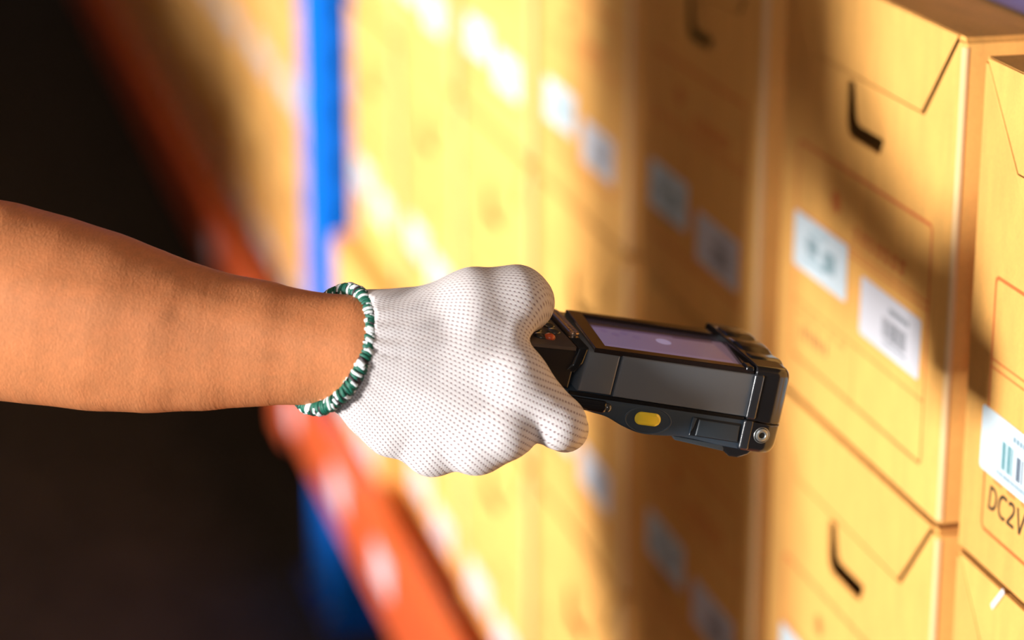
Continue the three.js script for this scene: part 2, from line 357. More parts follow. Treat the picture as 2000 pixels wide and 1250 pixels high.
// ------------------------------------------------------------------ pallet rack
const FRONT = 0.97 * U;   // plane of upright and beam fronts
{
  const blue = phys([0.0, 0.19, 0.86], 0.38, { clearcoat: 0.3 }), orange = phys([0.80, 0.125, 0.035], 0.42, { clearcoat: 0.25 }), steel = phys([0.5, 0.5, 0.5], 0.35, { metalness: 0.9 }), ply = std([0.34, 0.22, 0.12], 0.85);
  const zNear = -5.53 * U, zFar = -5.87 * U, up = thing('rack_upright', 'blue steel rack upright standing between the stacked cardboard boxes', 'rack upright', [FRONT, FLOOR, (zNear + zFar) / 2]);
  const H = 3.4, w = zNear - zFar, depth = 0.075;
  // front plate and two side flanges, the near flange punched
  part('front_plate', box(0.003, H, w - 0.006, 0.0015, H / 2 + 0.008, 0), blue, up);
  const side = new THREE.Shape(); side.moveTo(0, 0.008); side.lineTo(depth, 0.008); side.lineTo(depth, H); side.lineTo(0, H);
  for (let y = 0.1; y < H - 0.05; y += 0.076) { const o = new THREE.Path(); o.moveTo(0.012, y); o.lineTo(0.028, y); o.lineTo(0.025, y + 0.026); o.lineTo(0.015, y + 0.026); side.holes.push(o); }
  const sg = new THREE.ExtrudeGeometry(side, { depth: 0.003, bevelEnabled: false });
  part('side_flange', sg, blue, up).position.z = w / 2 - 0.003;
  part('side_flange', sg, blue, up).position.z = -w / 2;
  part('inner_web', box(0.003, H, w - 0.008, depth - 0.0015, H / 2 + 0.008, 0), std([0.0, 0.08, 0.4], 0.5), up);
  part('foot_plate', box(0.13, 0.008, w + 0.06, 0.045, 0.004, 0, 0.002), std([0.0, 0.05, 0.30], 0.5), up);
  for (const z of [-0.07, 0.07]) { const b = new THREE.CylinderGeometry(0.009, 0.009, 0.012, 6); part('anchor_bolt', b, steel, up).position.set(-0.008, 0.014, z); }
  // beams: a step profile, with white paper stickers
  const BF = 0.90, bt = -2.15 * BF * U, bb = -2.375 * BF * U, prof = new THREE.Shape(), bx = FRONT - BF * U - 0.004;
  prof.moveTo(0, 0); prof.lineTo(bx, 0); prof.lineTo(bx, bt - bb - 0.03); prof.lineTo(bx * 0.55, bt - bb - 0.03); prof.lineTo(bx * 0.55, bt - bb); prof.lineTo(0, bt - bb);
  const beam = (zA, zB, label, stickers) => {
    const len = Math.abs(zA - zB), g = new THREE.ExtrudeGeometry(prof, { depth: len, bevelEnabled: true, bevelSize: 0.002, bevelThickness: 0.002, bevelOffset: -0.002, bevelSegments: 2 });
    const t = thing('rack_beam', label, 'rack beam', [BF * U, bb, Math.min(zA, zB)]);
    part('beam_body', g, orange, t);
    for (const z of [0.0, len]) part('end_connector', box(0.006, 0.17, 0.05, -0.0035, 0.06, z + (z ? -0.028 : 0.028), 0.002), orange, t);
    for (const [z, y, ww] of stickers) part('paper_sticker', box(0.0008, 0.05, ww, -0.0006, y * BF * U - bb, z * BF * U - Math.min(zA, zB), 0.0002), std([0.80, 0.66, 0.72], 0.5), t, 'pale paper sticker');
  };
  const zJoin = -6.5 * BF * U;
  beam(zJoin + 0.003, -0.75, 'orange steel beam along the bottom boxes, crossing in front of the blue upright', [[-6.37, -2.30, 0.10], [-5.66, -2.265, 0.10], [-5.12, -2.25, 0.10], [-4.3, -2.26, 0.10]]);
  beam(zJoin - 0.003, -8.6, 'orange steel beam running on in the dark beyond the blue upright', [[-7.2, -2.28, 0.10], [-7.9, -2.27, 0.10]]);
  const deck = (zA, zB, label) => {
    const t = thing('rack_deck', label, 'shelf deck', [U, -2.0415 * U - 0.022, (zA + zB) / 2]), n = Math.round(Math.abs(zB - zA) / 0.16), step = Math.abs(zB - zA) / n;
    for (let i = 0; i < n; i++) part('deck_board', box(0.44, 0.02, step - 0.012, 0.21, 0.01, -Math.abs(zB - zA) / 2 + (i + 0.5) * step, 0.002), ply, t);
    for (const x of [0.06, 0.37]) part('joist', box(0.05, 0.08, Math.abs(zB - zA), x, -0.041, 0, 0.003), ply, t);
  };
  deck(zNear + 0.004, -0.75, 'wooden board deck under the near boxes, behind the orange beam');
  deck(zFar - 0.004, -8.6, 'wooden board deck under the far boxes beyond the blue upright');
}

// ------------------------------------------------------------------ low crates along the other side of the aisle, outside the picture: they shade the beam and the far boxes
{
  const wood = std([0.30, 0.20, 0.11], 0.9);
  for (const [z, h] of CRATES) {
    const t = thing('wooden_crate', 'low wooden crate along the far side of the aisle, outside the picture', 'crate', [-2.2, FLOOR, z], 'wooden crates along the aisle');
    const n = Math.round(h / 0.115), st = h / n;
    for (let i = 0; i < n; i++) { for (const x of [-0.39, 0.39]) part('plank', box(0.02, st - 0.004, 1.2, x, (i + 0.5) * st, 0, 0.002), wood, t); for (const zz of [-0.59, 0.59]) part('plank', box(0.76, st - 0.004, 0.02, 0, (i + 0.5) * st, zz, 0.002), wood, t); }
    for (let i = 0; i < 6; i++) part('lid_board', box(0.8, 0.02, 0.196, 0, h + 0.01, -0.5 + i * 0.2, 0.002), wood, t);
  }
}

// ------------------------------------------------------------------ hand frame: camera-parallel axes at the glove, 1 u = 0.282 mm
const DEPTH = 1.362, K = DEPTH / 4912, hand = new THREE.Matrix4();
{
  const rt = V(Math.cos(YAW), 0, Math.sin(YAW)), up = new THREE.Vector3().crossVectors(rt, FW);
  const o = FW.clone().multiplyScalar(DEPTH).addScaledVector(rt, -100 * K).addScaledVector(up, -115 * K);
  hand.makeBasis(rt, up, FW.clone().negate()).setPosition(o);
}
// hand sheet coordinates (x right, y down, z towards the viewer, in u) to metres in the hand frame
const J = (x, y, z = 0) => { const s = 1 - z / 4912; return [((x - 1000) * s + 100) * K, -((y - 625) * s - 115) * K, z * K]; };
const R = (r) => r * K;

// ------------------------------------------------------------------ handheld scanner
const devAxes = { a: V(0.95553, -0.12907, -0.26515), c: V(0.19037, 0.95667, 0.22034), n: V(0.22522, -0.26101, 0.93870) };
const DS = DEPTH / 1.385, devO = V(0.16374, 0.00301, -0.03158).multiplyScalar(DS);
const devLocal = new THREE.Matrix4().makeBasis(devAxes.a, devAxes.c, devAxes.n).setPosition(devO);
const dev = thing('handheld_scanner', 'black handheld barcode terminal with screen, held in the white gloved hand', 'barcode scanner');
{
  const m4 = hand.clone().multiply(devLocal); dev.applyMatrix4(m4);
  const mm = 0.001 * DS, gloss = phys([0.012, 0.012, 0.014], 0.16, { clearcoat: 0.6, clearcoatRoughness: 0.08 }), grip = phys([0.018, 0.014, 0.013], 0.3, { clearcoat: 0.3, clearcoatRoughness: 0.2 });
  const grey = phys([0.135, 0.155, 0.18], 0.42, { clearcoat: 0.25, clearcoatRoughness: 0.35 }), slate = phys([0.036, 0.060, 0.090], 0.42), rubber = phys([0.013, 0.013, 0.015], 0.24, { clearcoat: 0.5, clearcoatRoughness: 0.12 });
  // side view polygons (s along, t up) pushed across the width, rounded edges
  const slab = (pts, n0, n1, bevel = 1.5, seg = 3) => {
    const s = new THREE.Shape(pts.map(([x, y]) => new THREE.Vector2(x * mm, y * mm)));
    const g = new THREE.ExtrudeGeometry(s, { depth: (n1 - n0 - 2 * bevel) * mm, bevelEnabled: true, bevelSize: bevel * mm, bevelThickness: bevel * mm, bevelOffset: -bevel * mm, bevelSegments: seg, curveSegments: 6 });
    g.translate(0, 0, (n0 + bevel) * mm); return toCreasedNormals(g, 0.7);
  };
  const smoothPts = (ctrl, n = 40) => new THREE.CatmullRomCurve3(ctrl.map(([x, y]) => V(x, y, 0)), false, 'centripetal').getPoints(n).map((p) => [p.x, p.y]);
  // lower housing with the belly under the side button
  const belly = smoothPts([[-172, -29], [-150, -32], [-104, -33.2], [-88, -35.5], [-79, -37], [-69, -41], [-58, -44], [-46, -44], [-36, -43.2], [-25, -43.6], [-8, -45.4], [2, -46]], 60);
  part('lower_housing', slab([[2, -26], [-172, -22.5], ...belly], -89, -0.2, 2.2, 4), slate, dev);
  part('seam_strip', slab([[-104, -24.2], [1, -26.4], [1, -28.6], [-104, -26.4]], -89.4, 0.15, 0.6), phys([0.006, 0.006, 0.007], 0.3), dev, 'black seam between upper and lower shell');
  // upper shell: two grey side panels
  part('side_panel', slab([[-77.2, -0.6], [1.5, -1.2], [2.2, -26.2], [-78.2, -24.4]], -89.6, 0.5, 1.0, 3), grey, dev, 'matt grey side panel');
  part('side_panel', slab([[-97.5, 0], [-78.1, -0.6], [-79.1, -24.3], [-99, -24]], -89.2, 0.1, 2.0, 4), phys([0.135, 0.155, 0.18], 0.26, { clearcoat: 0.6, clearcoatRoughness: 0.12 }), dev, 'glossier side panel beside the keypad');
  // keypad part with its clamp band
  part('grip_housing', slab([[-173, -3], [-102.4, -0.2], [-103.6, -24.3], [-173, -22.6]], -86, -1.6, 2.6, 4), grip, dev);
  part('clamp_band', slab([[-103.2, 0.6], [-97.2, 1.0], [-98.6, -8], [-103, -14], [-107.5, -13], [-105, -9]], -88, -0.6, 1.2, 3), gloss, dev);
  part('keypad_rim', slab([[-172, -1.7], [-104.2, 0.6], [-104.2, -1.6], [-172, -3.8]], -86, -0.9, 0.6, 2), phys([0.09, 0.07, 0.06], 0.3), dev);
  // keypad keys
  const keyMat = phys([0.05, 0.045, 0.035], 0.3, { clearcoat: 0.4 }), tKey = (s) => -2.6 + (s + 200) * 0.0333;
  for (let r = 0; r < 4; r++) for (let q = 0; q < 5; q++) {
    const s = -110 - r * 11 - (q === 4 ? 1 : 0), w = -17.5 - q * 13, isRed = r === 0 && q === 0;
    if (isRed) continue;
    const kk = new THREE.SphereGeometry(1, 20, 10); kk.scale(3.9 * mm, 1.7 * mm, 4.8 * mm); kk.translate(s * mm, (tKey(s) + 0.3) * mm, w * mm);
    part('key', kk, keyMat, dev);
  }
  { const kk = new THREE.SphereGeometry(1, 24, 12); kk.scale(3.2 * mm, 2.3 * mm, 3.4 * mm); kk.translate(-116.5 * mm, (tKey(-117) + 0.8) * mm, -15 * mm); part('key', kk, phys([0.62, 0.10, 0.03], 0.3, { clearcoat: 0.5 }), dev, 'red key'); }
  // speaker strip
  const strip = new THREE.Group();
  { const s = roundRect(-3.3 * mm, -27 * mm, 3.3 * mm, 27 * mm, 3.2 * mm); for (let i = -6; i <= 6; i++) { const o = new THREE.Path(); o.absellipse(0, i * 3.9 * mm, 1.0 * mm, 1.35 * mm, 0, Math.PI * 2); s.holes.push(o); }
    const g = new THREE.ExtrudeGeometry(s, { depth: 1.2 * mm, bevelEnabled: true, bevelSize: 0.8 * mm, bevelThickness: 0.8 * mm, bevelOffset: -0.8 * mm, bevelSegments: 2 }); g.rotateX(-Math.PI / 2); g.translate(-99.4 * mm, 1.0 * mm, -52 * mm);
    const sp = part('speaker_grille', g, phys([0.42, 0.30, 0.22], 0.28, { metalness: 0.85 }), dev, 'bronze-toned slotted speaker strip'); }
  // top: bezel frame, screen
  const bez = new THREE.Shape([[-94, 0.4], [1, 0.4], [9, 86], [-89, 86]].map(([s, w]) => new THREE.Vector2(s * mm, w * mm)));
  const win = new THREE.Path([[-85.5, 9.4], [-3.5, 8], [4, 74], [-80, 79.5]].map(([s, w]) => new THREE.Vector2(s * mm, w * mm))); bez.holes.push(win);
  { const g = new THREE.ExtrudeGeometry(bez, { depth: 1.8 * mm, bevelEnabled: true, bevelSize: 0.6 * mm, bevelThickness: 0.6 * mm, bevelOffset: -0.6 * mm, bevelSegments: 2 }); g.rotateX(-Math.PI / 2); g.translate(0, -0.6 * mm, 0); part('screen_bezel', g, phys([0.022, 0.014, 0.012], 0.12, { clearcoat: 0.6 }), dev); }
  const scr = canvasTexture(512, 512, (g, w, h) => {
    const gr = g.createLinearGradient(0, 0, w, 0); gr.addColorStop(0, '#86769c'); gr.addColorStop(0.45, '#8b7390'); gr.addColorStop(1, '#8f6f78'); g.fillStyle = gr; g.fillRect(0, 0, w, h);
    g.fillStyle = '#2e2329'; g.fillRect(0, 0, w, 110); g.fillStyle = 'rgba(60,48,84,0.55)'; g.fillRect(0, 110, w * 0.62, 30); g.fillStyle = 'rgba(52,40,70,0.7)'; g.fillRect(w * 0.62, 110, w * 0.3, 40);
    g.fillStyle = 'rgba(208,192,232,0.7)'; g.beginPath(); g.ellipse(w * 0.52, h * 0.46, w * 0.055, h * 0.09, 0, 0, 7); g.fill();
    g.fillStyle = 'rgba(110,88,140,0.35)'; for (let i = 0; i < 4; i++) { g.beginPath(); g.ellipse(w * (0.1 + i * 0.075), h * (0.36 + 0.08 * (i % 2)), w * 0.03, h * 0.06, 0, 0, 7); g.fill(); }
    g.fillStyle = 'rgba(158,134,170,0.4)'; g.fillRect(w * 0.05, h * 0.8, w * 0.9, h * 0.06);
  });
  { const s = new THREE.Shape([[-86, 9], [-3, 7.6], [4.6, 74.6], [-80.5, 80]].map(([x, w]) => new THREE.Vector2(x * mm, w * mm)));
    const g = new THREE.ExtrudeGeometry(s, { depth: 0.8 * mm, bevelEnabled: false }), uv = g.attributes.uv, p = g.attributes.position;
    for (let i = 0; i < p.count; i++) { const w = p.getY(i) / mm; uv.setXY(i, (p.getX(i) / mm + 86 - (w - 9) * 0.08) / 84, 1 - (80 - w) / 72); }
    g.rotateX(-Math.PI / 2); g.translate(0, -1.2 * mm, 0);
    part('screen', g, phys([0.03, 0.025, 0.035], 0.14, { emissive: new THREE.Color(1, 1, 1), emissiveMap: scr, emissiveIntensity: 0.5 }), dev, 'lit lavender display'); }
  // end bumper: rounded box section, upper and lower halves meeting at the seam
  {
    const rb = (x, y, x0, x1, y0, y1, r) => { const qx = Math.max(x0 + r - x, x - x1 + r), qy = Math.max(y0 + r - y, y - y1 + r); return Math.hypot(Math.max(qx, 0), Math.max(qy, 0)) + Math.min(Math.max(qx, qy), 0) - r; };
    const smax = (a, b, k) => -smin(-a, -b, k), seam = (s) => -27.6 - 0.055 * s;
    const bump = (s, t, n) => Math.max(smax(rb(s, n, -40, 26.6 - 0.0006 * (t + 16) * (t + 16), -97, 1.8, 12), rb(s, t, -40, 26.8, -46.6, 3.9, 8), 5), 2.0 - s);
    const half = (sign) => surfaceNets((s, t, n) => Math.max(bump(s, t, n), sign * (seam(s) - t) + 0.35, -(Math.min(0.5, (s - 2) * 0.5) + 0.5)), V(0, sign > 0 ? -31 : -49, -100), V(29, sign > 0 ? 7 : -26, 5), 0.8).scale(mm, mm, mm);
    part('end_bumper', half(1), rubber, dev, 'glossy black rounded end bumper'); part('end_bumper', half(-1), rubber, dev, 'lower half of the black end bumper');
  }
  part('bumper_ridge', box(6.0 * mm, 26.5 * mm, 3.2 * mm, 4.2 * mm, -13.6 * mm, 0.9 * mm, 1.4 * mm), phys([0.03, 0.033, 0.04], 0.2, { clearcoat: 0.8 }), dev);
  part('bumper_ridge', box(6.0 * mm, 17.5 * mm, 3.2 * mm, 4.0 * mm, -36.4 * mm, 0.4 * mm, 1.4 * mm), phys([0.03, 0.033, 0.04], 0.2, { clearcoat: 0.8 }), dev);
  // corner lugs on top of the bumper, far side
  { const prof = new THREE.Shape(smoothPts([[12, 1.5], [20, 3.7], [34, 3.0], [42, 4.2], [58, 4.0], [63, 2.6], [68, 3.9], [84, 3.6], [91, 2.4], [94, 0.4]], 48).concat([[95, -3], [12, -3]]).map(([x, y]) => new THREE.Vector2(x * mm, y * mm)));
    const g = new THREE.ExtrudeGeometry(prof, { depth: 16 * mm, bevelEnabled: true, bevelSize: 2.4 * mm, bevelThickness: 2.4 * mm, bevelOffset: -2.4 * mm, bevelSegments: 6 }); g.rotateY(Math.PI / 2); g.translate(5.6 * mm, 0.9 * mm, 0);
    part('bumper_hump', toCreasedNormals(g, 0.6), rubber, dev, 'raised black ridge along the end of the screen'); }
  part('screen_lip', box(5 * mm, 3 * mm, 10 * mm, -1.5 * mm, 1.4 * mm, -5 * mm, 1.2 * mm), rubber, dev);
  // side button
  { const s = roundRect(-63 * mm, -38.6 * mm, -47.6 * mm, -31.0 * mm, 3.7 * mm), g = new THREE.ExtrudeGeometry(s, { depth: 0.6 * mm, bevelEnabled: true, bevelSize: 1.4 * mm, bevelThickness: 1.2 * mm, bevelOffset: -1.4 * mm, bevelSegments: 5, curveSegments: 16 });
    g.translate(0, 0, -0.8 * mm); part('side_button', toCreasedNormals(g, 1), phys([1.0, 0.76, 0.05], 0.36, { clearcoat: 0.3 }), dev, 'yellow oval side button'); }
  { const g = new THREE.TorusGeometry(1, 0.05, 10, 40); g.scale(13.5 * mm, 7.6 * mm, 6 * mm); g.translate(-55 * mm, -35.6 * mm, -0.3 * mm); part('button_surround', g, slate, dev); }
  // port cover in its recess
  part('port_recess', slab([[-29, -29.8], [0.4, -30.4], [1.2, -42.4], [-29.4, -41.4]], -4, 0.05, 0.8), phys([0.012, 0.015, 0.019], 0.35), dev);
  part('port_cover', slab([[-25.4, -31], [-0.6, -31.6], [0.2, -41.6], [-25.8, -40.8]], -3, 0.9, 1.0), phys([0.035, 0.05, 0.066], 0.42), dev);
  part('cover_tab', slab([[-29.2, -30.4], [-26.6, -30.6], [-27.6, -36], [-29.2, -40]], -3, 0.4, 0.4), slate, dev);
  // screw ring
  { const g = new THREE.LatheGeometry([[1.7, -1.5], [1.8, 0.9], [2.6, 1.2], [3.2, 0.6], [4.1, 0.3], [4.7, 0.6], [5.0, -0.8]].map(([r, y]) => new THREE.Vector2(r * mm, y * mm)), 32); g.rotateX(Math.PI / 2); g.translate(13.0 * mm, -35.4 * mm, 1.4 * mm); part('screw_ring', g, phys([0.42, 0.44, 0.43], 0.38, { metalness: 0.8 }), dev, 'metal screw socket');
    const hole = new THREE.CylinderGeometry(1.65 * mm, 1.65 * mm, 2 * mm, 20); hole.rotateX(Math.PI / 2); hole.translate(13.0 * mm, -35.4 * mm, 0.9 * mm); part('screw_hole', hole, std([0.003, 0.003, 0.003], 0.6), dev); }
  // under plate and lug
  part('base_plate', slab([[-38, -43], [-6, -45], [-6, -48.6], [-36, -45.6]], -82, -2, 0.8), phys([0.05, 0.065, 0.08], 0.35), dev);
  part('base_lug', slab([[-9, -44.5], [12, -45], [9, -48.6], [3, -51.4], [-2, -51.4], [-6, -48.4]], -16, -1.5, 2.0, 4), rubber, dev);
  // strap rod along the lower edge
  { const g = new THREE.CapsuleGeometry(3.6 * mm, 26 * mm, 8, 20); g.rotateZ(Math.PI / 2 - 0.025); g.translate(-96 * mm, -30.6 * mm, -0.8 * mm); part('strap_rod', g, gloss, dev);
    const e = new THREE.SphereGeometry(2.6 * mm, 16, 12); e.translate(-80.2 * mm, -30.9 * mm, 0.6 * mm); part('rod_end', e, phys([0.05, 0.055, 0.06], 0.12, { clearcoat: 1 }), dev); }
}

// ------------------------------------------------------------------ person: bare forearm in the picture, body outside it
const BASE = V(-0.20, FLOOR, -1.60);
const person = thing('person', 'bare tanned forearm reaching in from the left, white knitted work glove gripping the scanner', 'person', BASE.toArray());
const toPerson = new THREE.Matrix4().makeTranslation(-BASE.x, -BASE.y, -BASE.z).multiply(hand);
const RING = { c: J(648, 682, 0), t: [0.389 * R(121), 0.922 * R(121), 0], m: [0.594 * R(110), -0.252 * R(110), 0.764 * R(110)] };
const ringAt = (a) => [0, 1, 2].map((k) => RING.c[k] + Math.cos(a) * RING.t[k] + Math.sin(a) * RING.m[k]);
const ringN = [0.704, -0.297, -0.646];
{
  // forearm: joints along its middle, radii from elbow to wrist
  const arm = [[-330, 520, -60, 196], [-160, 555, -30, 196], [0, 588, -5, 187], [100, 607, 0, 178], [200, 629, 2, 168], [300, 650, 2, 150], [400, 664, 0, 131], [500, 670, 0, 117], [600, 680, 0, 104], [690, 685, 0, 101], [800, 690, 0, 84]].map(([x, y, z, r]) => [J(x, y, z), R(r)]);
  const armF = (x, y, z) => {
    let d = 1e3; const p = [x, y, z];
    for (let i = 0; i + 1 < arm.length; i++) d = smin(d, cone(p, arm[i][0], arm[i + 1][0], arm[i][1], arm[i + 1][1], 0.84), R(26));
    // tendons, the ulna's edge, a vein
    const ridge = (a, b, r, h) => { const q = cone(p, J(...a), J(...b), R(r), R(r)); return h * Math.exp(-Math.pow(Math.max(0, q) / R(26), 2)); };
    d -= R(1) * (ridge([350, 575, 112], [700, 690, 80], 8, 2.6) + ridge([30, 560, 150], [300, 600, 130], 10, 3) + ridge([330, 740, 95], [560, 745, 70], 6, 2.4));
    d += R(1) * (ridge([-60, 706, 128], [180, 762, 88], 4, 2.6) + ridge([180, 762, 88], [330, 772, 70], 4, 1.8));
    return d;
  };
  const foreGeo = surfaceNets(armF, V(...J(-260, 900, -210)), V(...J(800, 330, 210)), 0.0026);
  // the rest of the body, coarse: person axes, forward +x, right +z
  const wrist = V(...J(600, 680)).applyMatrix4(toPerson), elbow = V(...J(-330, 520, -60)).applyMatrix4(toPerson), A = (v) => v.toArray();
  const shoulderR = [0.04, 1.40, 0.185];
  const limb = (list, p) => { let d = 1e3; for (const [a, b, ra, rb] of list) d = smin(d, cone(p, a, b, ra, rb), 0.03); return d; };
  const ell = (p, c, r) => { const x = (p[0] - c[0]) / r[0], y = (p[1] - c[1]) / r[1], z = (p[2] - c[2]) / r[2], l = Math.hypot(x, y, z); return (l - 1) * Math.min(...r); };
  const fingers = [];
  for (let i = 0; i < 4; i++) fingers.push([[0.085 - i * 0.016, 0.775, -0.262], [0.088 - i * 0.016, 0.735 + 0.004 * i, -0.255], 0.0125, 0.0115], [[0.088 - i * 0.016, 0.735 + 0.004 * i, -0.255], [0.086 - i * 0.015, 0.70 + 0.008 * i, -0.24], 0.0115, 0.010]);
  fingers.push([[0.075, 0.83, -0.262], [0.115, 0.79, -0.245], 0.015, 0.012], [[0.115, 0.79, -0.245], [0.118, 0.755, -0.235], 0.012, 0.010]);
  const legs = [-1, 1].flatMap((s) => [[[0, 0.90, s * 0.095], [0.02, 0.5, s * 0.105], 0.092, 0.062], [[0.02, 0.5, s * 0.105], [-0.03, 0.34, s * 0.105], 0.062, 0.06], [[-0.03, 0.34, s * 0.105], [-0.02, 0.09, s * 0.105], 0.06, 0.042], [[-0.03, 0.05, s * 0.105], [0.13, 0.035, s * 0.12], 0.042, 0.032]]);
  const torsoF = (p) => { let d = ell(p, [0, 0.97, 0], [0.125, 0.14, 0.175]); d = smin(d, ell(p, [0.0, 1.13, 0], [0.115, 0.22, 0.155]), 0.06); d = smin(d, ell(p, [0.01, 1.30, 0], [0.125, 0.17, 0.185]), 0.06); d = smin(d, cone(p, [0.02, 1.41, -0.16], [0.03, 1.41, 0.16], 0.058, 0.058), 0.05); return d; };
  const upperArms = [[shoulderR, A(elbow), 0.062, 0.052], [[0.02, 1.40, -0.185], [-0.03, 1.12, -0.255], 0.06, 0.045]];
  const bodyF = (x, y, z) => {
    const p = [x, y, z]; let d = torsoF(p);
    d = smin(d, limb(legs, p), 0.03);
    d = smin(d, limb(upperArms, p), 0.04);
    d = smin(d, cone(p, A(elbow), A(V(...J(-120, 560, -25)).applyMatrix4(toPerson)), 0.050, 0.048), 0.02);
    d = smin(d, limb([[[-0.03, 1.12, -0.255], [0.05, 0.87, -0.265], 0.044, 0.029], [[0.05, 0.87, -0.265], [0.06, 0.79, -0.262], 0.034, 0.040]], p), 0.02);
    d = smin(d, limb(fingers, p), 0.006);
    d = smin(d, cone(p, [0.01, 1.42, 0], [0.035, 1.53, 0], 0.058, 0.052), 0.03);
    d = smin(d, ell(p, [0.045, 1.635, 0], [0.096, 0.112, 0.076]), 0.02);
    d = smin(d, ell(p, [0.075, 1.575, 0], [0.062, 0.055, 0.052]), 0.03);
    d = smin(d, cone(p, [0.135, 1.645, 0], [0.155, 1.605, 0], 0.010, 0.014), 0.012);
    for (const s of [-1, 1]) { d = smin(d, ell(p, [0.03, 1.63, s * 0.078], [0.018, 0.032, 0.010]), 0.01); d = Math.max(d, -ell(p, [0.145, 1.643, s * 0.032], [0.014, 0.010, 0.014])); }
    d = smin(d, cone(p, [0.130, 1.572, -0.018], [0.130, 1.572, 0.018], 0.009, 0.009), 0.008);
    return d;
  };
  const bodyGeo = surfaceNets(bodyF, V(-0.22, 0, -0.36), V(0.32, 1.78, 0.34), 0.012);
  foreGeo.applyMatrix4(toPerson);
  const skinUV = (g) => { const p = g.attributes.position, uv = new Float32Array(p.count * 2); for (let i = 0; i < p.count; i++) { uv[2 * i] = (p.getX(i) + p.getZ(i) * 0.4) / 0.16; uv[2 * i + 1] = (p.getY(i) - p.getZ(i) * 0.6) / 0.16; } g.setAttribute('uv', new THREE.BufferAttribute(uv, 2)); return g; };
  part('body', mergeGeometries([skinUV(foreGeo), skinUV(bodyGeo)]), skin, person);
  // clothes
  const uv0 = (g) => { g.setAttribute('uv', new THREE.BufferAttribute(new Float32Array(g.attributes.position.count * 2), 2)); return g; };
  const dark = std([0.018, 0.018, 0.022], 0.9), denim = std([0.03, 0.035, 0.05], 0.9);
  part('shirt', uv0(surfaceNets((x, y, z) => {
    const p = [x, y, z]; let d = torsoF(p) - 0.014;
    const mid = (a, b, t) => a.map((v, k) => v + (b[k] - v) * t);
    for (const u of upperArms) d = smin(d, cone(p, u[0], mid(u[0], u[1], 0.6), u[2] + 0.014, u[3] + 0.022), 0.04);
    return Math.max(d, 0.90 - y, ell(p, [0.03, 1.50, 0], [0.08, 0.06, 0.075]) * -1);
  }, V(-0.22, 0.84, -0.36), V(0.32, 1.56, 0.36), 0.011)), dark, person);
  part('trousers', uv0(surfaceNets((x, y, z) => { const p = [x, y, z]; let d = smin(ell(p, [0, 0.97, 0], [0.128, 0.14, 0.178]), limb(legs.filter((l, i) => i % 4 !== 3), p), 0.03) - 0.013; return Math.max(d, y - 0.98, 0.07 - y); }, V(-0.22, 0.02, -0.26), V(0.22, 1.04, 0.26), 0.012)), denim, person);
  for (const s of [-1, 1]) part('shoe', uv0(surfaceNets((x, y, z) => { const p = [x, y, z]; return Math.max(smin(cone(p, [-0.035, 0.055, s * 0.105], [0.12, 0.04, s * 0.12], 0.052, 0.042), cone(p, [-0.03, 0.06, s * 0.105], [-0.02, 0.11, s * 0.105], 0.05, 0.05), 0.03), 0.003 - y, y - 0.13); }, V(-0.12, -0.02, s * 0.11 - 0.09), V(0.2, 0.16, s * 0.11 + 0.09), 0.007)), std([0.015, 0.014, 0.013], 0.6), person);
  part('hair', uv0(surfaceNets((x, y, z) => { const p = [x, y, z]; return Math.max(ell(p, [0.035, 1.642, 0], [0.105, 0.122, 0.086]), (x - 0.06) * 0.8 - (y - 1.665) * 0.9, 1.56 - y); }, V(-0.1, 1.52, -0.12), V(0.18, 1.80, 0.12), 0.007)), std([0.012, 0.01, 0.009], 0.7), person);
  for (const s of [-1, 1]) { const e = new THREE.SphereGeometry(0.0115, 16, 12); e.translate(0.128, 1.643, s * 0.032); part('eye', e, std([0.6, 0.58, 0.55], 0.3), person); }
}

